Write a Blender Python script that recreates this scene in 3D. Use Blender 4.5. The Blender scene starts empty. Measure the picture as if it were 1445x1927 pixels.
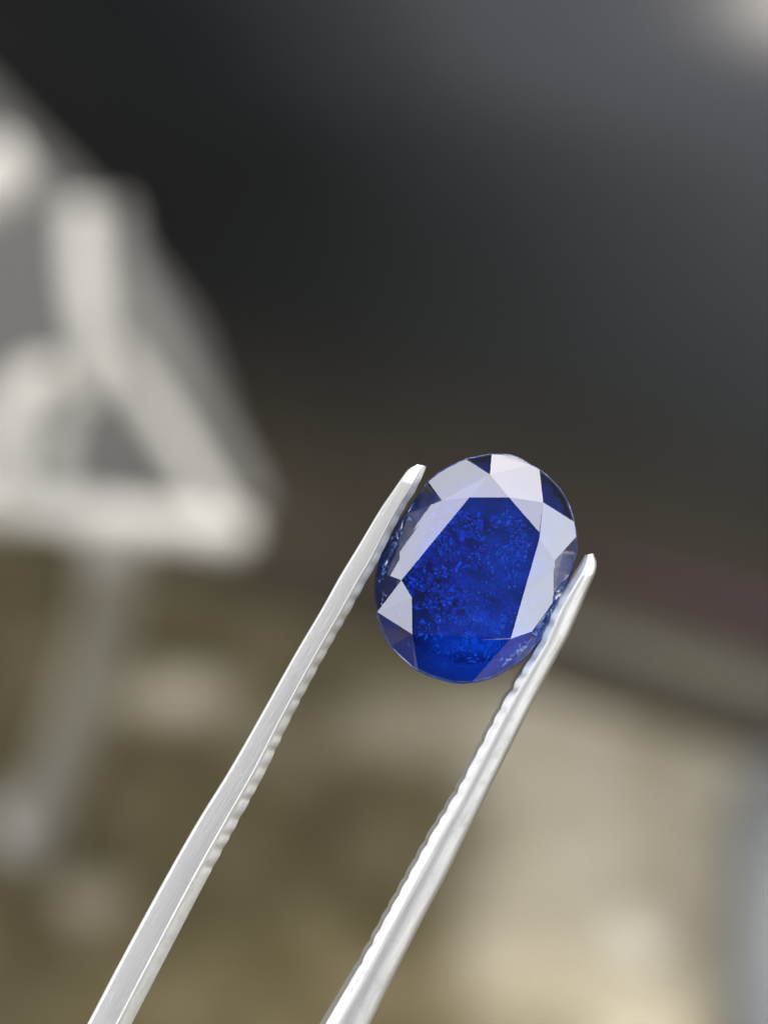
import bpy, bmesh, math, random
import numpy as np
from mathutils import Vector, Matrix, noise
random.seed(7)
sc = bpy.context.scene
COL = sc.collection
R = math.radians

# ------------------------------------------------------------------ camera
PITCH, CAM_H, DG = R(42), 0.45, 0.095          # looking down; height; gem distance
CAM = Vector((0, 0, CAM_H))
FWD = Vector((0, math.cos(PITCH), -math.sin(PITCH)))
UP = Vector((0, math.sin(PITCH), math.cos(PITCH)))
RT = Vector((1, 0, 0))
KPX = 0.3 / 1445                               # frame width per metre of depth, per photo pixel
cam_d = bpy.data.cameras.new('camera')
cam = bpy.data.objects.new('camera', cam_d)
COL.objects.link(cam)
cam.location = CAM
cam.rotation_euler = (math.pi / 2 - PITCH, 0, 0)
cam_d.sensor_fit = 'HORIZONTAL'
cam_d.sensor_width = 36
cam_d.lens = 120
cam_d.clip_start, cam_d.clip_end = 0.005, 500
cam_d.dof.use_dof = True
cam_d.dof.focus_distance = DG - 0.0003
cam_d.dof.aperture_fstop = 0.12 / 0.0032
cam_d.dof.aperture_blades = 0
sc.camera = cam

# ------------------------------------------------------------------ world, sun, exposure
SUN_EL, SUN_AZ = R(60), R(22)                  # azimuth from +y towards +x
w = bpy.data.worlds.new('World')
sc.world = w
w.use_nodes = True
nt = w.node_tree
sky = nt.nodes.new('ShaderNodeTexSky')
sky.sky_type = 'NISHITA'
sky.sun_disc = False
sky.sun_elevation = SUN_EL
sky.sun_rotation = SUN_AZ
sky.dust_density = 1.5
veil = nt.nodes.new('ShaderNodeMix')           # thin bright overcast in front of the blue
veil.data_type = 'RGBA'
veil.blend_type = 'ADD'
veil.inputs[0].default_value = 1.0
nt.links.new(sky.outputs[0], veil.inputs[6])
veil.inputs[7].default_value = (7.4, 7.05, 6.7, 1)
bg = nt.nodes['Background']
nt.links.new(veil.outputs[2], bg.inputs[0])
bg.inputs[1].default_value = 0.15
sun_d = bpy.data.lights.new('sun', 'SUN')
sun_d.energy = 1.4
sun_d.angle = R(10)
sun_d.color = (1, 0.93, 0.82)
sun = bpy.data.objects.new('sun', sun_d)
COL.objects.link(sun)
sd = Vector((math.sin(SUN_AZ) * math.cos(SUN_EL), math.cos(SUN_AZ) * math.cos(SUN_EL), math.sin(SUN_EL)))
sun.rotation_euler = sd.to_track_quat('Z', 'Y').to_euler()
sun.location = sd * 3
sc.view_settings.view_transform = 'Standard'
sc.view_settings.look = 'None'
sc.view_settings.gamma = 1
sc.view_settings.exposure = 1.1
sc.render.engine = 'CYCLES'
sc.cycles.use_denoising = True
sc.cycles.max_bounces = 14
sc.cycles.transparent_max_bounces = 24
sc.cycles.caustics_reflective = False
sc.cycles.caustics_refractive = False


# ------------------------------------------------------------------ helpers
def P(px, py, d):
    """world point seen at photo pixel (px, py) at depth d"""
    return CAM + RT * ((px - 722.5) * KPX * d) - UP * ((py - 963.5) * KPX * d) + FWD * d


def ground_depth(px, py):
    return CAM_H / (math.sin(PITCH) + (py - 963.5) * KPX * math.cos(PITCH))


def obj(name, bm_or_mesh, mat, parent=None, smooth=False):
    if isinstance(bm_or_mesh, bmesh.types.BMesh):
        me = bpy.data.meshes.new(name)
        bm_or_mesh.to_mesh(me)
        bm_or_mesh.free()
    else:
        me = bm_or_mesh
    if mat is not None:
        me.materials.append(mat)
    if smooth:
        for p in me.polygons:
            p.use_smooth = True
    o = bpy.data.objects.new(name, me)
    COL.objects.link(o)
    if parent:
        o.parent = parent
    return o


def thing(name, label, cat, loc=(0, 0, 0), rot=(0, 0, 0), group=None):
    o = bpy.data.objects.new(name, None)
    COL.objects.link(o)
    o.empty_display_size = 0.005
    o.location = loc
    o.rotation_euler = rot
    o['label'] = label
    o['category'] = cat
    if group:
        o['group'] = group
    return o


def from_data(name, verts, faces):
    me = bpy.data.meshes.new(name)
    me.from_pydata([tuple(v) for v in verts], [], faces)
    me.update()
    return me


def tube_bm(pts, rad, seg=16, caps=True):
    """round bar swept along points; rad is a number or one per point"""
    bm = bmesh.new()
    n = len(pts)
    rads = rad if hasattr(rad, '__len__') else [rad] * n
    prev = None
    rings = []
    for i, p in enumerate(pts):
        t = (pts[min(i + 1, n - 1)] - pts[max(i - 1, 0)]).normalized()
        a = prev if prev is not None else t.orthogonal().normalized()
        a = (a - t * a.dot(t)).normalized()
        prev = a
        b = t.cross(a)
        rings.append([bm.verts.new(p + (a * math.cos(k * 2 * math.pi / seg) + b * math.sin(k * 2 * math.pi / seg)) * rads[i]) for k in range(seg)])
    for i in range(n - 1):
        for k in range(seg):
            bm.faces.new((rings[i][k], rings[i][(k + 1) % seg], rings[i + 1][(k + 1) % seg], rings[i + 1][k]))
    if caps:
        bm.faces.new(rings[0][::-1])
        bm.faces.new(rings[-1])
    bmesh.ops.recalc_face_normals(bm, faces=bm.faces)
    return bm


def spline(pts, n=8):
    """Catmull-Rom through the points"""
    out = []
    q = [pts[0] * 2 - pts[1]] + list(pts) + [pts[-1] * 2 - pts[-2]]
    for i in range(1, len(q) - 2):
        for k in range(n):
            t = k / n
            p0, p1, p2, p3 = q[i - 1], q[i], q[i + 1], q[i + 2]
            out.append(0.5 * ((2 * p1) + (p2 - p0) * t + (2 * p0 - 5 * p1 + 4 * p2 - p3) * t * t + (3 * p1 - p0 - 3 * p2 + p3) * t ** 3))
    out.append(pts[-1])
    return out


class M:
    """short node-material builder"""
    def __init__(s, name):
        s.m = bpy.data.materials.new(name)
        s.m.use_nodes = True
        s.t = s.m.node_tree
        s.p = s.t.nodes['Principled BSDF']
        s.out = s.t.nodes['Material Output']

    def n(s, kind, **kw):
        x = s.t.nodes.new(kind)
        for k, v in kw.items():
            setattr(x, k, v)
        return x

    def l(s, a, b):
        s.t.links.new(a, b)

    def coord(s, scale=1.0):
        tc = s.n('ShaderNodeTexCoord')
        mp = s.n('ShaderNodeMapping')
        mp.inputs['Scale'].default_value = (scale,) * 3 if not hasattr(scale, '__len__') else scale
        s.l(tc.outputs['Object'], mp.inputs[0])
        return mp.outputs[0]

    def noise(s, vec, scale, detail=4, rough=0.55, dist=0.0):
        x = s.n('ShaderNodeTexNoise')
        s.l(vec, x.inputs['Vector'])
        x.inputs['Scale'].default_value = scale
        x.inputs['Detail'].default_value = detail
        x.inputs['Roughness'].default_value = rough
        x.inputs['Distortion'].default_value = dist
        return x.outputs[0]

    def ramp(s, fac, stops):
        x = s.n('ShaderNodeValToRGB')
        s.l(fac, x.inputs[0])
        e = x.color_ramp.elements
        while len(e) < len(stops):
            e.new(0.5)
        for i, (p, c) in enumerate(stops):
            e[i].position = p
            e[i].color = (*c, 1) if hasattr(c, '__len__') else (c, c, c, 1)
        return x.outputs[0]

    def mix(s, fac, a, b, blend='MIX'):
        x = s.n('ShaderNodeMix', data_type='RGBA', blend_type=blend)
        for sock, v in ((x.inputs[0], fac), (x.inputs[6], a), (x.inputs[7], b)):
            if hasattr(v, 'is_output'):
                s.l(v, sock)
            elif hasattr(v, '__len__'):
                sock.default_value = (*v, 1)
            else:
                sock.default_value = v
        return x.outputs[2]

    def math(s, op, a, b=None):
        x = s.n('ShaderNodeMath', operation=op)
        for sock, v in ((x.inputs[0], a), (x.inputs[1], b)):
            if v is None:
                continue
            if hasattr(v, 'is_output'):
                s.l(v, sock)
            else:
                sock.default_value = v
        return x.outputs[0]

    def blob(s, vec, c, r, soft=1.0):
        """1 at c falling to 0 at the ellipsoid with radii r"""
        mp = s.n('ShaderNodeMapping', vector_type='TEXTURE')
        mp.inputs['Location'].default_value = c
        mp.inputs['Scale'].default_value = r
        s.l(vec, mp.inputs[0])
        g = s.n('ShaderNodeVectorMath', operation='LENGTH')
        s.l(mp.outputs[0], g.inputs[0])
        mr = s.n('ShaderNodeMapRange', interpolation_type='SMOOTHSTEP')
        mr.inputs[1].default_value = 1.0
        mr.inputs[2].default_value = 1.0 - soft
        s.l(g.outputs[1], mr.inputs[0])
        return mr.outputs[0]

    def bump(s, h, strength=0.3, dist=0.001):
        x = s.n('ShaderNodeBump')
        x.inputs['Strength'].default_value = strength
        x.inputs['Distance'].default_value = dist
        s.l(h, x.inputs['Height'])
        s.l(x.outputs[0], s.p.inputs['Normal'])

    def set(s, **kw):
        for k, v in kw.items():
            k = {'base': 'Base Color', 'rough': 'Roughness', 'metal': 'Metallic', 'ior': 'IOR', 'spec': 'Specular IOR Level',
                 'coat': 'Coat Weight', 'coatr': 'Coat Roughness'}[k]
            if hasattr(v, 'is_output'):
                s.l(v, s.p.inputs[k])
            elif hasattr(v, '__len__'):
                s.p.inputs[k].default_value = (*v, 1)
            else:
                s.p.inputs[k].default_value = v
        return s.m


# ------------------------------------------------------------------ materials
def mat_ground():
    m = M('dry_earth')
    v = m.coord()
    big = m.noise(v, 14, 3, 0.5, 0.6)
    mid = m.noise(v, 45, 4, 0.6, 0.4)
    fine = m.noise(v, 420, 6, 0.65)
    soil = m.ramp(mid, [(0.32, (0.044, 0.034, 0.012)), (0.50, (0.078, 0.062, 0.026)), (0.70, (0.140, 0.115, 0.064))])
    sunlit_earth = m.ramp(mid, [(0.30, (0.29, 0.25, 0.155)), (0.5, (0.40, 0.35, 0.245)), (0.68, (0.52, 0.465, 0.345))])
    g = ground_depth
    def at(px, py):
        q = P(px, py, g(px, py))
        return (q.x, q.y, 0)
    b1 = m.blob(v, at(1240, 1600), (0.066, 0.110, 1), 0.7)  # sunlit ground on the right, painted in as a paler tone
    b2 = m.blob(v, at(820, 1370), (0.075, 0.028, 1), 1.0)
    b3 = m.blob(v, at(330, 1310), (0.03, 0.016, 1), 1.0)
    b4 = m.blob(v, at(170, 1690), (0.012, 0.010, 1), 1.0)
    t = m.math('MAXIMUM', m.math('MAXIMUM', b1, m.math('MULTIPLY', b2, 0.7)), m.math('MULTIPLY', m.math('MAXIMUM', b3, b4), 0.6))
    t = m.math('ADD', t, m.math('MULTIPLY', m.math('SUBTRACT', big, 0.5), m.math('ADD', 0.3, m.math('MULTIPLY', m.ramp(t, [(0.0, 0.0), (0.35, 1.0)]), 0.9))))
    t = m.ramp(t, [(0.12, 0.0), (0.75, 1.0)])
    c = m.mix(t, soil, sunlit_earth)
    c = m.mix(m.math('MULTIPLY', fine, 0.35), c, (0.02, 0.017, 0.01))
    m.bump(fine, 0.6, 0.002)
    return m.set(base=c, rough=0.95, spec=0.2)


def mat_black():
    m = M('black_lacquer')
    v = m.coord()
    n = m.noise(v, 9, 3)
    c = m.ramp(n, [(0.3, (0.0014, 0.0022, 0.0031)), (0.7, (0.0022, 0.0032, 0.0042))])
    dn = m.noise(v, 22, 4, 0.6, 0.5)
    d1 = m.blob(v, (-0.17, -0.03, 0.055), (0.11, 0.3, 0.085), 1.0)       # warm ground reflection painted into the lower part
    d2 = m.blob(v, (-0.02, -0.03, 0.01), (0.5, 0.3, 0.105), 0.75)
    d = m.math('MULTIPLY', m.math('MAXIMUM', d1, d2), m.ramp(dn, [(0.25, 0.5), (0.7, 1.0)]))
    c = m.mix(m.math('MULTIPLY', d, 0.9), c, (0.064, 0.050, 0.033))
    r = m.ramp(m.noise(v, 30, 4), [(0.3, 0.39), (0.7, 0.45)])
    return m.set(base=c, rough=r, ior=1.45)


def mat_white_plastic(name, col, rough=0.4):
    m = M(name)
    v = m.coord()
    n = m.noise(v, 60, 5)
    c = m.mix(m.ramp(n, [(0.45, 0.0), (0.75, 0.35)]), col, tuple(x * 0.72 for x in col))
    m.bump(m.noise(v, 900, 3), 0.15, 0.0004)
    return m.set(base=c, rough=rough)


def mat_steel():
    m = M('brushed_steel')
    v = m.coord()
    ro = m.n('ShaderNodeMapping')
    ro.inputs['Rotation'].default_value = (0, 0, R(30))
    m.l(v, ro.inputs[0])

    def grain(sx, sy, d):
        st = m.n('ShaderNodeMapping')
        st.inputs['Scale'].default_value = (sx, sy, sx)
        m.l(ro.outputs[0], st.inputs[0])
        return m.noise(st.outputs[0], 1.0, d, 0.65)
    long = grain(11000, 420, 4)                                  # drawn grain along the arm
    scratch = m.ramp(grain(16000, 260, 2), [(0.66, 0.0), (0.72, 1.0)])
    pits = m.noise(v, 7000, 3, 0.7)
    pit = m.ramp(pits, [(0.62, 0.0), (0.72, 1.0)])
    grime = m.ramp(m.noise(v, 1500, 5, 0.7), [(0.52, 0.0), (0.74, 1.0)])
    c = m.mix(long, (0.51, 0.496, 0.466), (0.38, 0.371, 0.35))
    c = m.mix(m.math('MULTIPLY', grime, 0.35), c, (0.24, 0.23, 0.22))
    c = m.mix(m.math('MULTIPLY', pit, 0.16), c, (0.16, 0.155, 0.15))
    r = m.math('ADD', m.ramp(long, [(0.3, 0.42), (0.7, 0.52)]), m.math('MULTIPLY', grime, 0.1))
    h = m.math('SUBTRACT', m.math('MULTIPLY', long, 0.8), m.math('ADD', m.math('MULTIPLY', pit, 0.7), m.math('MULTIPLY', scratch, 0.5)))
    m.bump(h, 0.28, 0.00003)
    return m.set(base=c, rough=r, metal=1.0)


def mat_facet():
    """polished blue crystal face: sky mirrored over a tinted clear body"""
    m = M('sapphire_face')
    fr = m.n('ShaderNodeFresnel')
    fr.inputs[0].default_value = 2.38
    geo = m.n('ShaderNodeNewGeometry')
    inv = m.math('SUBTRACT', 1.0, geo.outputs['Backfacing'])
    fac = m.math('MULTIPLY', fr.outputs[0], inv)
    tr = m.n('ShaderNodeBsdfTransparent')
    tr.inputs[0].default_value = (0.50, 0.68, 0.95, 1)
    gl = m.n('ShaderNodeBsdfGlossy')
    gl.inputs['Roughness'].default_value = 0.03
    gl.inputs['Color'].default_value = (1.0, 0.99, 0.965, 1)
    v = m.coord(1000)
    bp = m.n('ShaderNodeBump')
    bp.inputs['Strength'].default_value = 0.025
    bp.inputs['Distance'].default_value = 0.0002
    m.l(m.noise(v, 1.2, 3), bp.inputs['Height'])
    m.l(bp.outputs[0], gl.inputs['Normal'])
    mx = m.n('ShaderNodeMixShader')
    m.l(fac, mx.inputs[0])
    m.l(tr.outputs[0], mx.inputs[1])
    m.l(gl.outputs[0], mx.inputs[2])
    m.l(mx.outputs[0], m.out.inputs[0])
    return m.m


def mat_girdle():
    m = M('bruted_girdle')
    v = m.coord(1000)
    n = m.noise(v, 4.5, 5, 0.7, 0.6)
    c = m.ramp(n, [(0.35, (0.010, 0.012, 0.05)), (0.55, (0.03, 0.045, 0.16)), (0.68, (0.14, 0.17, 0.30)), (0.8, (0.45, 0.47, 0.55))])
    m.bump(n, 0.5, 0.0001)
    return m.set(base=c, rough=0.3, ior=1.77)


def mat_body():
    """the coloured depth of the stone with feathers and silk"""
    m = M('sapphire_depth')
    v = m.coord(1000)                                    # millimetres
    wob = m.n('ShaderNodeVectorMath', operation='MULTIPLY_ADD')
    nz = m.n('ShaderNodeTexNoise')
    nz.inputs['Scale'].default_value = 2.2
    nz.inputs['Detail'].default_value = 4
    m.l(v, nz.inputs['Vector'])
    wob.inputs[1].default_value = (0.5, 0.5, 0.5)
    m.l(nz.outputs['Color'], wob.inputs[0])
    m.l(v, wob.inputs[2])
    vo = m.n('ShaderNodeTexVoronoi', feature='F1')
    vo.inputs['Scale'].default_value = 4.6
    m.l(wob.outputs[0], vo.inputs['Vector'])
    cell = m.ramp(vo.outputs['Color'], [(0.30, 0.0), (0.62, 1.0)])
    fine = m.noise(v, 4.2, 5, 0.68, 1.6)
    crys = m.math('MULTIPLY', m.ramp(fine, [(0.43, 0.0), (0.56, 1.0)]), m.math('ADD', m.math('MULTIPLY', cell, 0.6), 0.4))
    flaky = m.ramp(m.noise(v, 7.0, 4, 0.7, 2.5), [(0.50, 0.0), (0.60, 1.0)])
    left = m.blob(v, (-1.1, 0.4, -1.0), (1.35, 2.6, 9), 0.7)
    right = m.blob(v, (1.35, 0.9, -1.0), (1.0, 2.2, 9), 0.9)
    low = m.blob(v, (0.1, -2.5, -1.0), (2.6, 1.9, 9), 0.9)
    zone = m.blob(v, (0.0, -0.65, -1.0), (3.4, 4.6, 9), 0.7)         # colour zoning: inky rim, royal blue core
    big = m.noise(v, 0.8, 3, 0.5)
    core = m.ramp(big, [(0.35, (0.0006, 0.017, 0.105)), (0.65, (0.0009, 0.032, 0.20))])
    c = m.mix(zone, (0.0025, 0.013, 0.062), core)
    c = m.mix(m.math('MULTIPLY', crys, m.math('ADD', m.math('MULTIPLY', left, 0.85), 0.04)), c, (0.0014, 0.036, 0.56))
    c = m.mix(m.math('MULTIPLY', m.math('MULTIPLY', right, flaky), 0.55), c, (0.008, 0.085, 0.50))
    c = m.mix(m.math('MULTIPLY', flaky, m.math('MULTIPLY', zone, 0.12)), c, (0.01, 0.085, 0.45))
    silk = m.ramp(m.noise(v, 3.0, 5, 0.65, 2.0), [(0.42, 0.0), (0.62, 1.0)])
    c = m.mix(m.math('MULTIPLY', low, m.math('ADD', m.math('MULTIPLY', silk, 0.5), 0.30)), c, (0.006, 0.075, 0.46))
    return m.set(base=c, rough=0.5, spec=0.0)


def mat_plain(name, col, rough=0.5, spec=0.5, var=0.25, scale=2500):
    m = M(name)
    n = m.noise(m.coord(), scale, 4)
    c = m.mix(n, col, tuple(x * (1 - var) for x in col))
    return m.set(base=c, rough=rough, spec=spec)


GROUND, BLACK, STEEL = mat_ground(), mat_black(), mat_steel()
FACET, GIRDLE, BODY = mat_facet(), mat_girdle(), mat_body()
WHITE = mat_white_plastic('white_coated_metal', (0.33, 0.308, 0.262))
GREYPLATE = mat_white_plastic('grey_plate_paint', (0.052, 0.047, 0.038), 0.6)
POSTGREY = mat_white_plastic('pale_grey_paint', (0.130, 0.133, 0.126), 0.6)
FLECK = mat_plain('pale_blue_fleck', (0.20, 0.27, 0.55), 0.3)
FEATHER = mat_plain('bright_blue_feather', (0.0010, 0.068, 0.47), 0.4, 0.03, 0.5, 6000)
INKY = mat_plain('inky_feather', (0.0007, 0.016, 0.14), 0.4, 0.03, 0.5, 6000)
DEEP = mat_plain('royal_blue_feather', (0.0010, 0.034, 0.34), 0.4, 0.03, 0.5, 4000)
SILK = mat_plain('pale_silk', (0.010, 0.095, 0.44), 0.4, 0.03, 0.5, 6000)
CHIP_GLINT = mat_plain('rough_chip_and_glint', (0.34, 0.37, 0.44), 0.35, 0.5, 0.75, 9000)
TRIM = mat_plain('olive_brown_rubber', (0.095, 0.083, 0.056), 0.7, 0.3, 0.3, 40)
REDTRIM = mat_plain('dark_red_plastic', (0.030, 0.012, 0.013), 0.5, 0.3, 0.3, 40)
DULLSTONE = mat_plain('earthy_pebble', (0.19, 0.165, 0.115), 0.9, 0.2, 0.4, 300)
STONE = mat_plain('sandstone_pebble', (0.50, 0.45, 0.34), 0.9, 0.2, 0.4, 300)
PHONE = mat_plain('black_glass', (0.003, 0.003, 0.0035), 0.3, 0.25)

# ------------------------------------------------------------------ ground
gr = 30
bm = bmesh.new()
bmesh.ops.create_grid(bm, x_segments=20, y_segments=20, size=gr)
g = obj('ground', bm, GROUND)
g['kind'] = 'structure'
g['label'] = 'dry sandy earth ground, sunlit pale tone painted on the right, shaded olive brown on the left'

# ------------------------------------------------------------------ black glossy panel
A = P(450, 1066, ground_depth(450, 1066)); A.z = 0
B = P(1445, 1365, ground_depth(1445, 1365)); B.z = 0
ax = (B - A).normalized()
back = Vector((-ax.y, ax.x, 0))
if back.y < 0:
    back = -back
panel = thing('black_panel', 'large dark curved glossy panel filling the space behind the gemstone', 'panel', A + ax * 0.1, (0, 0, math.atan2(ax.y, ax.x)))
prof = [(-0.016, 0.002), (-0.017, 0.010), (-0.018, 0.022), (-0.020, 0.038), (-0.022, 0.055), (-0.024, 0.075), (-0.024, 0.095), (-0.023, 0.11), (-0.022, 0.125), (-0.021, 0.14), (-0.020, 0.155),
        (-0.018, 0.17), (-0.016, 0.19), (-0.013, 0.21), (-0.008, 0.25), (0.0, 0.30), (0.01, 0.36), (0.03, 0.44), (0.06, 0.56), (0.10, 0.74), (0.14, 0.95)]
us = [-0.75, -0.5, -0.35, -0.25, -0.2, -0.16, -0.12, -0.08, -0.05, -0.02, 0.01, 0.03, 0.05, 0.07, 0.09, 0.11, 0.14, 0.18, 0.24, 0.32, 0.45, 0.62, 0.85, 1.1]


def sstep(a, b, x):
    t = max(0.0, min(1.0, (x - a) / (b - a)))
    return t * t * (3 - 2 * t)


def along(u, o_, z_):
    """panel-local point: the sheet leans back to the right, where its top rolls over into a low shoulder"""
    q = sstep(-0.20, 0.10, u) * (1 - sstep(0.22, 0.42, u))
    f = max(0.0, z_ - 0.06)
    t = max(0.0, u - 0.14)
    o_ += q * (0.16 * min(f, 0.3) + 0.9 * min(f, 0.25) ** 2)
    o_ -= 0.20 * min(f, 0.3) * (1 - sstep(-0.17, -0.02, u))
    roll = sstep(-0.047, 0.015, u) * (1 - sstep(0.24, 0.40, u))
    rise = 1 - 0.9 * sstep(-0.16, -0.02, u) * (1 - sstep(0.24, 0.42, u))
    zc = 0.174
    if z_ > zc:
        e = z_ - zc
        sh = min(e, 0.14)
        o_ += 1.0 * sh * roll
        zr = 0.27 * sh + (e - sh) * rise * 0.5
        zs = sh + (e - sh) * rise
        z_ = zc + zr * roll + zs * (1 - roll)
    return Vector((u, o_ + 0.25 * t * t / (0.3 + t), z_))


verts, faces = [], []
for i, u in enumerate(us):
    for (o_, z_) in prof:
        verts.append(along(u, o_, z_))
nP = len(prof)
for i in range(len(us) - 1):
    for k in range(nP - 1):
        a = i * nP + k
        faces.append((a, a + nP, a + nP + 1, a + 1))
po = obj('panel_shell', from_data('panel_shell', verts, faces), BLACK, panel, True)
so = po.modifiers.new('s', 'SOLIDIFY'); so.thickness = 0.006; so.offset = -1
sb = po.modifiers.new('b', 'SUBSURF'); sb.levels = sb.render_levels = 3


def bar(o_, z_, u0, u1, rad, rad0=None):
    """strip along the panel, growing from rad0 to rad over its first part"""
    rs = [rad if rad0 is None else rad0 + (rad - rad0) * min(1.0, k / 32) for k in range(61)]
    return tube_bm([along(u0 + (u1 - u0) * k / 60, o_, z_) for k in range(61)], rs, 14)


obj('lower_trim', bar(-0.019, 0.034, -0.03, 0.14, 0.0095, 0.002), TRIM, panel, True)
obj('red_strip', bar(-0.021, 0.057, -0.02, 0.14, 0.008, 0.001), REDTRIM, panel, True)

# ------------------------------------------------------------------ white stand on the left
stand = thing('white_stand', 'white coated metal stand of bent bars around a grey plate, left of the gemstone', 'stand', P(60, 1600, ground_depth(60, 1600)))
stand.location.z = 0
sl = Vector(stand.location)


def SP(pts):
    return spline([P(p[0], p[1], p[2] + 0.07) - sl for p in pts])


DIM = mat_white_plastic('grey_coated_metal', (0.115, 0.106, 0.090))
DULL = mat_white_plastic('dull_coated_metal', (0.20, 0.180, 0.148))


def bar_px(name, pts, wpx, mat=WHITE):
    d = sum(p[2] for p in pts) / len(pts) + 0.07
    return obj(name, tube_bm(SP(pts), wpx * KPX * d / 2, 18), mat, stand, True)


bar_px('upright_bar', [(152, 385, .33), (158, 500, .33), (172, 600, .33), (184, 680, .332), (172, 735, .334)], 72)
bar_px('brace_bar', [(215, 660, .335), (265, 735, .337), (340, 850, .34), (412, 975, .343)], 54)
bar_px('base_bar', [(-120, 935, .34), (0, 945, .34), (140, 965, .341), (300, 985, .342), (425, 1000, .343)], 80)
bar_px('fork_bar', [(160, 690, .334), (128, 750, .336), (108, 830, .338), (100, 910, .34)], 54)
bar_px('loop_bar', [(110, 715, .33), (65, 715, .33), (30, 760, .33), (12, 830, .33), (10, 920, .332)], 72)
bar_px('top_bar', [(45, 300, .33), (-40, 355, .33), (-140, 420, .33)], 125)
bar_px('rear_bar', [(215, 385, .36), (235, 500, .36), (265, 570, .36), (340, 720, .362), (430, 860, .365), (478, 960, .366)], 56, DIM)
corner = bmesh.new()
bmesh.ops.create_uvsphere(corner, u_segments=20, v_segments=12, radius=41 * KPX * 0.413)
for v_ in corner.verts:
    v_.co += P(437, 1002, .413) - sl
obj('corner_cap', corner, WHITE, stand, True)
# grey plate behind the bars
pl = [(-220, -60, .47), (20, 205, .47), (210, 400, .47), (365, 610, .47), (425, 780, .47), (445, 930, .47), (430, 1020, .47), (0, 990, .47), (-220, 960, .47)]
front = [P(*p) - sl for p in pl]
rear = [p + FWD * 0.004 for p in front]
n_ = len(pl)
fc = [tuple(range(n_))[::-1], tuple(range(n_, 2 * n_))] + [(i, (i + 1) % n_, n_ + (i + 1) % n_, n_ + i) for i in range(n_)]
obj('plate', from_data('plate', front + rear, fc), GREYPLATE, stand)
leg_end = P(60, 1590, ground_depth(60, 1590)) - sl
leg_top = P(215, 1000, .44) - sl
leg_mid = P(185, 1230, .50) - sl
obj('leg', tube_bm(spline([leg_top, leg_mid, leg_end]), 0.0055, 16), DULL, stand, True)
foot = tube_bm([leg_end + Vector((0, 0, 0.000)), leg_end + Vector((0, 0, 0.012))], 0.0085, 16)
obj('foot', foot, DULL, stand, True)
leg2 = [P(-200, 980, .40) - sl, P(-420, 1500, .5) - sl]
leg2[1].z = 0
obj('leg', tube_bm(leg2, 0.0055, 16), WHITE, stand, True)

# ------------------------------------------------------------------ pale post at the lower right
post_base = P(1400, 1700, ground_depth(1400, 1700))
post = thing('grey_post', 'pale bluish grey block standing at the right edge of the pale ground', 'post', (post_base.x, post_base.y, 0))
pb = Vector(post.location)
bm = bmesh.new()
cs = [P(1395, 1500, .555), P(1425, 1408, .555), P(1700, 1408, .555), P(1700, 2150, .50), P(1388, 2150, .50)]
fr_ = [bm.verts.new(c - pb) for c in cs]
bk = [bm.verts.new(Vector((c.x, c.y, 0)) + Vector((0, 0.02, 0.001)) - pb) for c in cs]
bm.faces.new(fr_)
bm.faces.new(bk[::-1])
for i in range(5):
    bm.faces.new((fr_[i], bk[i], bk[(i + 1) % 5], fr_[(i + 1) % 5]))
bmesh.ops.recalc_face_normals(bm, faces=bm.faces)
bmesh.ops.bevel(bm, geom=list(bm.edges), offset=0.003, segments=3, affect='EDGES')
obj('block', bm, POSTGREY, post, True)

# ------------------------------------------------------------------ pebbles on the ground
PEB = [(1205, 1775, .0075, 'bigger pale pebble on the pale ground right of the right tweezer arm'),
       (165, 1690, .0050, 'small pale pebble on the dark earth beside the left tweezer arm')]
for (px, py, r_, lab) in PEB:
    bm = bmesh.new()
    bmesh.ops.create_icosphere(bm, subdivisions=3, radius=1)
    for v_ in bm.verts:
        k = 1 + 0.28 * noise.noise(v_.co * 1.3 + Vector((px, py, 0)))
        v_.co = Vector((v_.co.x * 1.1, v_.co.y, v_.co.z * 0.45)) * (r_ * k)
    o = obj('pebble', bm, STONE if px > 700 else DULLSTONE, None, True)
    q = P(px, py, ground_depth(px, py))
    o.location = (q.x, q.y, r_ * 0.25)
    o.rotation_euler = (0, 0, random.uniform(0, 6))
    o['label'] = lab
    o['category'] = 'pebble'
    o['group'] = 'pebbles lying on the ground'

# ------------------------------------------------------------------ sapphire
GX, GY = 895, 1070
gem = thing('sapphire', 'oval faceted deep blue sapphire held between the tweezer tips', 'gemstone', P(GX, GY, DG), cam.rotation_euler)
MM = 0.001
S = KPX * DG                                    # metres per photo pixel in the gem plane


def G3(x, y, z):
    """zoomed trace coordinate + height in mm -> gem-local metres"""
    px, py = 660 + x / 2.89, 820 + y / 2.89
    k = (DG - z * MM) / DG
    cx, cy = (px - 722.5) * S * k, -(py - 963.5) * S * k
    ox, oy = (GX - 722.5) * S, -(GY - 963.5) * S
    return Vector((cx - ox, cy - oy, z * MM))


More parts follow.
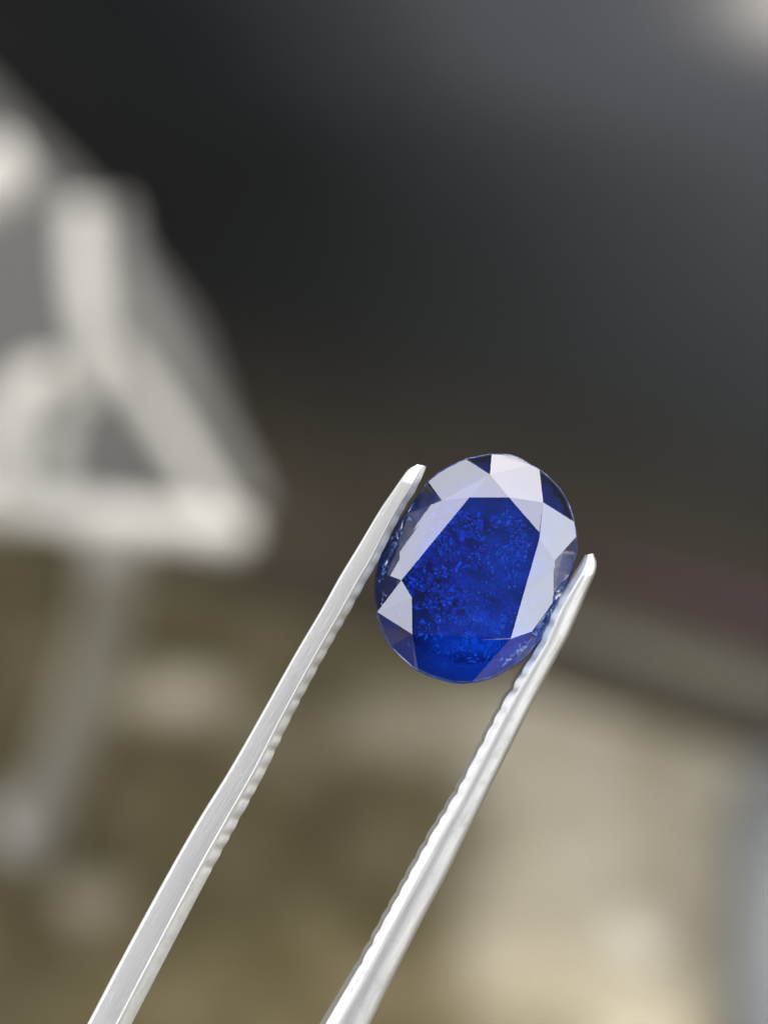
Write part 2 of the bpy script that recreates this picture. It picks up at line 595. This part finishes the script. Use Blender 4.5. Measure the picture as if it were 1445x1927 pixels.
TZ = 0.95
V = {
 'T1': (645, 335, TZ), 'T2': (860, 335, TZ), 'T3': (1025, 525, TZ), 'T4': (1026, 562, TZ), 'e1': (943, 850, TZ), 'T5': (870, 1105, TZ),
 'T6': (334, 1080, TZ), 'T7': (332, 880, TZ), 'T8': (275, 786, TZ),
 'n1': (757, 210, .55), 'n2': (1046, 362, .47), 'n3': (1109, 680, .45), 'm0': (1110, 712, .42), 'm1': (1103, 735, .42), 'q1': (1102, 860, .35),
 'n4': (1095, 912, .33), 'n5': (985, 1065, .45), 'n9': (195, 755, .45), 'na': (262, 600, .42), 'nb': (310, 425, .47), 'nc': (495, 352, .66),
 'x1': (633, 126, -.62), 'x2': (762, 102, -.62), 'x3': (1033, 190, -.5), 'x4': (1213, 462, -.5), 'x5': (418, 254, -.62), 'x6': (143, 953, -.5),
 'g0': (625, 128, 0), 'g1': (766, 101, -.1), 'g2': (882, 112, 0), 'g3': (975, 158, 0), 'g4': (1026, 186, 0), 'g5': (1112, 262, -.5), 'g6': (1170, 345, -.5),
 'g7': (1214, 470, 0), 'g8': (1226, 548, 0), 'g9': (1224, 645, -.2), 'ga': (1200, 725, -.2), 'gb': (1165, 840, -.2), 'gc': (1120, 950, -.2),
 'gd': (1065, 1050, -.2), 'ge': (1000, 1150, -.1), 'gf': (900, 1245, .15), 'gg': (780, 1310, .28), 'gh': (655, 1345, .34), 'gi': (560, 1345, .34),
 'gj': (450, 1315, .34), 'gk': (345, 1265, .32), 'gl': (218, 1147, 0), 'gm': (165, 1050, 0), 'gn': (145, 960, 0), 'go': (128, 860, -.5), 'gp': (138, 765, -.5),
 'gq': (165, 665, -.2), 'gr': (205, 580, -.2), 'gs': (250, 495, -.2), 'gt': (300, 420, -.15), 'gu': (365, 330, -.6), 'gv': (422, 250, 0), 'gw': (500, 190, 0),
}
GIR = ['g0', 'x1', 'x2', 'g1', 'g2', 'g3', 'g4', 'x3', 'g5', 'g6', 'x4', 'g7', 'g8', 'g9', 'ga', 'gb', 'gc', 'gd', 'ge', 'gf', 'gg', 'gh', 'gi', 'gj', 'gk', 'gl', 'gm', 'gn', 'x6', 'go', 'gp',
       'gq', 'gr', 'gs', 'gt', 'gu', 'x5', 'gv', 'gw']
FACES = [
 ('T1 T2 T3 T4 e1 T5 T6 T7 T8', 'table_facet'),
 ('nc gv gw g0 n1', ''), ('nc n1 T1', ''), ('x1 x2 n1', ''), ('g1 g2 g3 n1', ''), ('n1 g3 g4 n2 T2', ''), ('n1 T2 T1', ''), ('T2 n2 T3', ''),
 ('x3 g5 g6 x4 n2', ''), ('n2 g7 g8 n3 T4 T3', ''), ('n3 g8 g9 ga m0', ''), ('m0 ga q1 m1', ''), ('T4 n3 m0 m1 e1', ''), ('e1 m1 q1 n4 n5 T5', ''),
 ('T5 n5 ge gf', ''), ('T5 gf gg gh', ''), ('T6 T5 gh gi gj gk', ''), ('T8 T7 T6 gn', ''), ('T6 gn gm gl', ''), ('T6 gl gk', ''),
 ('n9 T8 x6 go gp', ''), ('nc T1 T8 n9 na nb', ''), ('x5 nc nb gu', ''),
]
STRIP = ['g0 x1 n1', 'x2 g1 n1', 'g4 x3 n2', 'x4 g7 n2', 'x5 gv nc', 'gn x6 T8', 'q1 ga gb', 'q1 gb n4', 'n4 gb gc', 'n4 gc gd', 'n4 gd n5', 'n5 gd ge', 'n9 gp gq', 'n9 gq na', 'na gq gr', 'na gr gs', 'na gs nb', 'nb gs gt', 'nb gt gu']
# relax the heights so that every facet is flat
names = list(V)
idx = {k: i for i, k in enumerate(names)}
z0 = np.array([V[k][2] for k in names])
xy = np.array([[G3(*V[k]).x / MM, G3(*V[k]).y / MM] for k in names])
rows, rhs = [], []
for f, kind in FACES:
    ids = [idx[k] for k in f.split()]
    if len(ids) < 4:
        continue
    Aq = np.c_[xy[ids], np.ones(len(ids))]
    res = np.eye(len(ids)) - Aq @ np.linalg.pinv(Aq)
    for r_ in res:
        row = np.zeros(len(names)); row[ids] = r_ * 3
        rows.append(row); rhs.append(0)
for i, k in enumerate(names):
    wgt = 20 if k[0] in 'Te' else (1.5 if k in ('gg', 'gh', 'gi', 'gj', 'gk', 'n2', 'n1', 'nc', 'n9', 'x1', 'x2', 'x3', 'x4', 'x5', 'x6', 'x7', 'go', 'gp') else 0.35)
    row = np.zeros(len(names)); row[i] = wgt
    rows.append(row); rhs.append(wgt * z0[i])
zz = np.linalg.lstsq(np.array(rows), np.array(rhs), rcond=None)[0]
pos = {k: G3(V[k][0], V[k][1], zz[idx[k]]) for k in names}
NSUB = 5
loop2 = [pos[k] for k in GIR]
LG = len(GIR)


def arc(i):
    """points from girdle vertex i towards i+1 along a smooth curve"""
    p0, p1, p2, p3 = (loop2[(i + d) % LG] for d in (-1, 0, 1, 2))
    out = []
    for k in range(NSUB):
        t = k / NSUB
        c = 0.5 * ((2 * p1) + (p2 - p0) * t + (2 * p0 - 5 * p1 + 4 * p2 - p3) * t * t + (3 * p1 - p0 - 3 * p2 + p3) * t ** 3)
        l_ = p1.lerp(p2, t)
        if (p2 - p1).length < 0.0003 or (p1 - p0).length < 0.00025 or (p3 - p2).length < 0.00025:
            n_ = Vector((l_.x, l_.y, 0)).normalized()                     # short steps: a plain bulge instead
            c = l_ + n_ * 4 * t * (1 - t) * (p2 - p1).length ** 2 / 0.032
        out.append(Vector((c.x, c.y, l_.z)))
    return out


ARC = [arc(i) for i in range(LG)]


def outline(ids):
    """polygon with its girdle edges replaced by the smooth arcs"""
    vs = []
    for a, b in zip(ids, ids[1:] + ids[:1]):
        if a in GIR and b in GIR:
            ia, ib = GIR.index(a), GIR.index(b)
            if (ia + 1) % LG == ib:
                vs += ARC[ia]
                continue
            if (ib + 1) % LG == ia:
                vs += [pos[a]] + ARC[ib][:0:-1]
                continue
        vs.append(pos[a])
    return vs


def facet(name, ids, quiet=False):
    vs = outline(ids)
    c = sum(vs, Vector()) / len(vs)
    nrm = Vector()
    for i in range(len(vs)):
        nrm += (vs[i] - c).cross(vs[(i + 1) % len(vs)] - c)
    order = list(range(len(vs)))
    if nrm.z < 0:
        order.reverse()
        nrm = -nrm
    nrm.normalize()
    obj(name, from_data('facet', vs, [tuple(order)]), FACET, gem)


for f, kind in FACES:
    facet(kind or 'crown_facet', f.split())
for n_f, f in enumerate(STRIP):                       # irregular rough facets beside the jaws
    ids = f.split()
    if n_f < 6:
        facet('crown_facet', ids)
        continue
    bm = bmesh.new()
    fc_ = bm.faces.new([bm.verts.new(p) for p in outline(ids)])
    if fc_.normal.z < 0 or (fc_.normal_update() or fc_.normal.z < 0):
        fc_.normal_flip()
    bmesh.ops.triangulate(bm, faces=bm.faces)
    bmesh.ops.subdivide_edges(bm, edges=[e for e in bm.edges if e.calc_length() > 0.00035], cuts=3, use_grid_fill=True)
    bmesh.ops.triangulate(bm, faces=bm.faces)
    for v_ in bm.verts:
        if not v_.is_boundary:
            v_.co += Vector((random.gauss(0, .03), random.gauss(0, .03), random.gauss(0, .055))) * MM
    obj('rough_facet', bm, FACET, gem)
# girdle band with fine chips
DT = [p for a in ARC for p in a]
nD = len(DT)
ctr = sum(DT, Vector()) / nD
gv_ = []
for ring in range(4):
    for i, p in enumerate(DT):
        rad = (p - ctr); rad.z = 0
        j = noise.noise(p * 2500 + Vector((ring * 9.1, 0, 0)))
        out_ = (0, .035, .03, -.03)[ring] + (0.03 * j if ring else 0)
        gv_.append(p + rad.normalized() * out_ * MM + Vector((0, 0, -(0, .10, .26, .40)[ring] * MM)))
gf_ = [(r_ * nD + i, (r_ + 1) * nD + i, (r_ + 1) * nD + (i + 1) % nD, r_ * nD + (i + 1) % nD) for r_ in range(3) for i in range(nD)]
obj('girdle', from_data('girdle', gv_, gf_), GIRDLE, gem)
# pavilion: two tiers of facets down to a short keel
low = [Vector(gv_[3 * nD + i * NSUB]) for i in range(len(GIR))]
nl = len(low)
pv = list(low)
for (sc_, z_) in ((0.80, -1.05), (0.50, -1.85), (0.16, -2.55)):
    for i, p in enumerate(low):
        q = ctr + (p - ctr) * sc_
        pv.append(Vector((q.x + random.uniform(-.07, .07) * MM, q.y + random.uniform(-.07, .07) * MM, z_ * MM + random.uniform(-.06, .06) * MM)))
pf = []
for t_ in range(3):
    for i in range(nl):
        a, b, c, d = t_ * nl + i, t_ * nl + (i + 1) % nl, (t_ + 1) * nl + (i + 1) % nl, (t_ + 1) * nl + i
        pf += [(a, d, b), (b, d, c)] if (i + t_) % 2 else [(a, d, c), (a, c, b)]
pf.append(tuple(range(3 * nl, 4 * nl))[::-1])
obj('pavilion', from_data('pavilion', pv, pf), BODY, gem)
# inner growth plane: an undulating veil of silk under the table
bm = bmesh.new()
NX, NY = 60, 70
inner = [ctr + (p - ctr) * 0.975 for p in low]


def inside(x, y, poly):
    c = False
    j = len(poly) - 1
    for i in range(len(poly)):
        if (poly[i].y > y) != (poly[j].y > y) and x < (poly[j].x - poly[i].x) * (y - poly[i].y) / (poly[j].y - poly[i].y) + poly[i].x:
            c = not c
        j = i
    return c


grid = {}
for a in range(NX + 1):
    for b in range(NY + 1):
        x = (-4.0 + 8.0 * a / NX) * MM
        y = (-4.6 + 9.2 * b / NY) * MM
        if inside(x, y, inner):
            h = -0.55 - 0.35 * min(1.4, (x / .0038) ** 2 + (y / .0043) ** 2) + 0.22 * noise.noise(Vector((x, y, 0)) * 1400) + 0.10 * noise.noise(Vector((x, y, 3)) * 4200)
            grid[a, b] = bm.verts.new((x, y, h * MM))
for (a, b), v_ in grid.items():
    q = [(a, b), (a + 1, b), (a + 1, b + 1), (a, b + 1)]
    if all(k in grid for k in q):
        bm.faces.new([grid[k] for k in q])
obj('inner_veil', bm, BODY, gem, True)
# crystal inclusions inside, under the table
rim = [ctr + (p - ctr) * 0.90 for p in low]
tab = [pos[k] for k in 'T1 T2 T3 T4 T5 T6 T7 T8'.split()]
tab = [Vector((p.x * 0.985, p.y * 0.985, 0)) for p in tab]


def shard(bm, x, y, z, size, stretch, ang, flat=0.35):
    """small jagged crystal plate"""
    c = Vector((x, y, z)) * MM
    nrm = Vector((random.gauss(0, flat), random.gauss(0, flat), 1)).normalized()
    u = Vector((math.cos(ang), math.sin(ang), 0))
    u = (u - nrm * u.dot(nrm)).normalized()
    v = nrm.cross(u)
    n = random.randint(4, 6)
    ring = []
    for k in range(n):
        a = 2 * math.pi * k / n + random.uniform(-.3, .3)
        q = random.uniform(.55, 1.25) * size * MM
        ring.append(bm.verts.new(c + u * math.cos(a) * q * stretch + v * math.sin(a) * q))
    t_ = bm.verts.new(c + nrm * size * .25 * MM)
    b_ = bm.verts.new(c - nrm * size * .25 * MM)
    for k in range(n):
        bm.faces.new((ring[k], ring[(k + 1) % n], t_))
        bm.faces.new((ring[(k + 1) % n], ring[k], b_))


def scatter(name, mat, n, cx, cy, sx, sy, tilt, size, stretch, z0, z1, ang=None, below=None):
    bm = bmesh.new()
    k = 0
    while k < n:
        a, b = random.gauss(0, sx), random.gauss(0, sy)
        x = cx + a * math.cos(tilt) - b * math.sin(tilt)
        y = cy + a * math.sin(tilt) + b * math.cos(tilt)
        if not inside(x * MM, y * MM, tab if below is None else rim) or noise.noise(Vector((x, y, 2.0)) * 1.5) < -0.12:
            continue
        k += 1
        s_ = size * random.choice((.45, .6, .8, 1, 1, 1.5))
        shard(bm, x, y, random.uniform(z0, z1), s_, random.uniform(1, stretch), random.uniform(0, 6.3) if ang is None else random.gauss(ang, .5))
    o = obj(name, bm, mat, gem)
    o['kind'] = 'stuff'
    return o


scatter('feather_inclusion', DEEP, 170, -1.15, 0.40, .60, 1.25, -0.40, .12, 1.8, -.5, -.18)
scatter('feather_inclusion', FEATHER, 950, -1.20, 0.40, .52, 1.15, -0.42, .044, 2.2, -.42, -.10)
scatter('feather_inclusion', INKY, 520, -1.15, 0.35, .55, 1.2, -0.42, .048, 2.4, -.38, -.04)
scatter('silk_inclusion', SILK, 260, 1.25, 0.95, .42, .85, -0.15, .024, 3.4, -.40, -.05, 1.1)
scatter('silk_inclusion', SILK, 520, 0.0, -2.5, 1.1, .62, 0.0, .028, 3.2, -.45, -.10, None, 1)
scatter('silk_inclusion', DEEP, 260, 0.3, -0.7, 1.1, 1.3, 0.0, .030, 2.8, -.45, -.10)
scatter('speck', FLECK, 45, 0.0, -0.2, 1.6, 2.0, 0.0, .018, 1.3, -.15, .05)
# girdle bruises and chips, plus glints painted as pale shards, seen through the crown
bm = bmesh.new()


def chips(pts, n, spread, size, z):
    for k in range(n):
        i = random.randrange(len(pts) - 1)
        t = random.random()
        X = pts[i][0] + (pts[i + 1][0] - pts[i][0]) * t + random.gauss(0, spread)
        Y = pts[i][1] + (pts[i + 1][1] - pts[i][1]) * t + random.gauss(0, spread)
        q = G3(X, Y, z) / MM
        if inside(q.x * MM, q.y * MM, [ctr + (p - ctr) * 0.97 for p in low]):
            d = math.atan2(-(pts[i + 1][1] - pts[i][1]), pts[i + 1][0] - pts[i][0])
            shard(bm, q.x, q.y, z + random.uniform(-.08, 0), size * random.choice((.5, .8, 1, 1.5)), random.uniform(1, 2.6), random.gauss(d, .5), .5)


chips([(300, 450), (255, 560), (200, 690), (165, 780)], 22, 9, .045, -.16)  # glints of the left rough facets, set as pale shards
chips([(370, 320), (330, 390), (300, 430)], 8, 8, .03, -.2)
chips([(155, 780), (190, 850), (165, 930)], 8, 8, .03, -.2)
chips([(1190, 760), (1140, 870), (1070, 990), (1000, 1090)], 26, 10, .05, -.12)  # glints of the right rough facets, set as pale shards
chips([(930, 1130), (880, 1205), (800, 1270)], 16, 12, .055, -.06)
chips([(700, 1318), (620, 1322), (540, 1335), (480, 1318)], 16, 7, .05, -.06)
chips([(150, 985), (175, 1040)], 5, 6, .03, -.1)
o = obj('chip_and_glint', bm, CHIP_GLINT, gem)
o['kind'] = 'stuff'
# glint painted as a pale sliver where the table meets the bottom bezel
vs = [G3(X, Y, TZ + h) for X, Y, h in ((700, 1111, .002), (868, 1102.5, .004), (870, 1106, -.002))]
obj('table_edge_glint', from_data('edge', vs, [(2, 1, 0)]), CHIP_GLINT, gem)

# ------------------------------------------------------------------ tweezers
LI = [(803, 878), (794, 902), (782, 927), (765, 954), (742, 998), (712, 1060), (690, 1098), (664, 1146), (613, 1236), (550, 1354), (504, 1450), (452, 1547), (391, 1658), (316, 1802), (252, 1926)]
LO = [(785, 874), (768, 884), (752, 906), (734, 932), (712, 965), (680, 1019), (640, 1085), (606, 1146), (553, 1236), (487, 1354), (432, 1450), (372, 1547), (309, 1658), (231, 1802), (166, 1926)]
RI = [(1103, 1044), (1091, 1068), (1073, 1097), (1044, 1142), (1015, 1208), (991, 1247), (949, 1317), (916, 1380), (877, 1455), (853, 1500), (810, 1573), (773, 1640), (733, 1713), (697, 1779), (669, 1830), (613, 1926)]
RO = [(1116, 1042), (1122, 1060), (1118, 1082), (1103, 1117), (1072, 1190), (1050, 1232), (1006, 1315), (971, 1384), (931, 1464), (913, 1500), (873, 1580), (838, 1650), (800, 1722), (765, 1790), (737, 1845), (697, 1926)]


def TW(px, py, z=0.0):
    k = (DG - z * MM) / DG
    return Vector(((px - GX) * S + (GX - 722.5) * S * (k - 1), -(py - GY) * S + (-(GY - 963.5)) * S * (k - 1), 0)) + Vector((0, 0, z * MM))


tw = thing('tweezers', 'silver steel gem tweezers with serrated jaws gripping the blue sapphire', 'tweezers', P(GX, GY, DG), cam.rotation_euler)


def resample(pts, step):
    q = spline([Vector((p[0], p[1], 0)) for p in pts], 12)
    out = [q[0]]
    acc = 0
    for a, b in zip(q, q[1:]):
        L = (b - a).length
        while acc + L >= step:
            t = (step - acc) / L
            a = a.lerp(b, t)
            out.append(a.copy())
            L = (b - a).length
            acc = 0
        acc += L
    out.append(q[-1])
    return out


def make_arm(inner, outer, side, ser0, ser1):
    """side=-1 left arm, +1 right arm. inner/outer edges in photo pixels."""
    N = 260
    I = resample(inner, 1.0)
    O = resample(outer, 1.0)
    def pick(L, t):
        f = t * (len(L) - 1)
        i = min(int(f), len(L) - 2)
        return L[i].lerp(L[i + 1], f - i)
    sec = []
    ph = random.uniform(0, 6)
    for i in range(N + 1):
        t = (i / N) ** 1.0
        p, q = pick(I, t), pick(O, t)
        sec.append((p, q))
    # continue beyond the frame, bowing and closing towards the rear joint
    p0, q0 = sec[-1]
    dirp = (sec[-1][0] - sec[-30][0]).normalized()
    wid = (q0 - p0).length
    for k in range(1, 31):
        u = k / 30
        along_ = 3900 * u
        mid = (p0 + q0) / 2 + Vector((-0.52, 0.86, 0)).normalized() * along_
        centre = Vector((435, 1926, 0)) + Vector((-0.52, 0.86, 0)).normalized() * along_
        f = 1 + 0.55 * u * 2 - 2.05 * u * u if u < 0.98 else 0.05
        mid = centre + (mid - centre) * max(0.16, f)
        across = Vector((0.86, 0.52, 0)) * side
        wd = wid * (1 + 0.5 * u)
        sec.append((mid - across * wd / 2, mid + across * wd / 2))
    # (fraction across from inner to outer, height mm)
    if side < 0:
        shape = [(0.12, -1.25), (0.07, -.45), (0.03, -.09), (0.10, -.01), (0.27, .115), (0.335, .175), (0.375, .132), (0.64, .135), (0.91, .11), (0.985, .05), (1.0, -.10), (0.96, -1.2), (0.5, -1.35)]
    else:
        shape = [(-0.10, -1.25), (-0.08, -.55), (0.0, -.12), (0.08, -.05), (0.26, .085), (0.40, .135), (0.60, .085), (0.80, .02), (0.93, -.07), (1.0, -.18), (0.97, -1.2), (0.5, -1.35)]
    vs, fcs = [], []
    m_ = len(shape)
    dist = 0
    last = None
    for i, (p, q) in enumerate(sec):
        c_ = (p + q) / 2
        if last is not None:
            dist += (c_ - last).length
        last = c_
        on = 1.0 if ser0 < c_.y < ser1 else 0.0
        on *= max(0, min(1, (c_.y - ser0) / 30)) * max(0, min(1, (ser1 - c_.y) / 25)) if on else 0
        saw = (dist / 36.0 + 0.25 * noise.noise(Vector((dist / 50, 0, side)))) % 1.0
        wave = (1 - abs(2 * saw - 1) ** 1.6)                       # rounded lands, sharp grooves
        amp = (2.1 if side < 0 else 3.5) * on * (0.7 + 0.9 * noise.noise(Vector((dist / 30, side * 5, 0))))
        tipz = 1.0 - 0.55 * max(0, 1 - dist / 40.0)
        wv = (q - p)
        wl = max(wv.length, 1e-6)
        wn = wv / wl
        for j, (f, z_) in enumerate(shape):
            a = f * wl
            if j in (0, 1, 2):
                a += amp * (1 - wave) + 0.5 * noise.noise(Vector((dist / 5, j, side * 3)))
            elif j == 3:
                a += amp * (1 - wave) * 0.7
            pt = p + wn * a
            if j in (2, 3):
                z_ -= 0.02 * on * (1 - wave)
            vs.append(TW(pt.x, pt.y, (z_ + 0.42) * tipz))
    ns = len(sec)
    for i in range(ns - 1):
        for j in range(m_):
            a, b = i * m_ + j, i * m_ + (j + 1) % m_
            fcs.append((a, b, b + m_, a + m_))
    fcs.append(tuple(range(m_))[::-1])
    fcs.append(tuple((ns - 1) * m_ + j for j in range(m_)))
    me = from_data('arm', vs, fcs)
    bm = bmesh.new()
    bm.from_mesh(me)
    bmesh.ops.recalc_face_normals(bm, faces=bm.faces)
    for e_ in bm.edges:
        a_, b_ = e_.verts[0].index, e_.verts[1].index
        if abs(a_ - b_) == m_ and a_ % m_ in ((2, 4, 5, 6, 8) if side < 0 else (2, 4, 9)):
            e_.smooth = False
    bpy.data.meshes.remove(me)
    o = obj('arm', bm, STEEL, tw, True)
    return o, sec[-1]


la, le = make_arm(LI, LO, -1, 890, 1655)
ra, re_ = make_arm(RI, RO, 1, 1075, 1840)
la['label'] = 'left tweezer arm'
ra['label'] = 'right tweezer arm'
# rear joint, out of frame, where the two arms meet
cj = (le[0] + le[1] + re_[0] + re_[1]) / 4
bm = bmesh.new()
bmesh.ops.create_cube(bm, size=1)
dirn = Vector((-0.52, -0.86, 0)).normalized()
for v_ in bm.verts:
    c_ = v_.co
    v_.co = TW(cj.x, cj.y, -0.25) + dirn * (c_.y * 0.016) + Vector((dirn.y, -dirn.x, 0)) * (c_.x * 0.0052) + Vector((0, 0, c_.z * 0.0026))
bmesh.ops.bevel(bm, geom=list(bm.edges), offset=0.0006, segments=3, affect='EDGES')
obj('joint', bm, STEEL, tw, True)

# ------------------------------------------------------------------ unseen phone, added so the table facet mirrors something dark
ph = thing('smartphone', 'black smartphone added unseen behind the view to darken the table reflection', 'phone', CAM - FWD * 0.006 - UP * 0.045, cam.rotation_euler)
bm = bmesh.new()
bmesh.ops.create_cube(bm, size=1)
for v_ in bm.verts:
    v_.co = Vector((v_.co.x * 0.076, v_.co.y * 0.155, v_.co.z * 0.008))
bmesh.ops.bevel(bm, geom=list(bm.edges), offset=0.003, segments=4, affect='EDGES')
obj('body', bm, PHONE, ph, True)
bm = tube_bm([Vector((0, 0.045, 0.0035)), Vector((0, 0.045, 0.0052))], 0.0075, 28)
obj('lens_ring', bm, PHONE, ph)
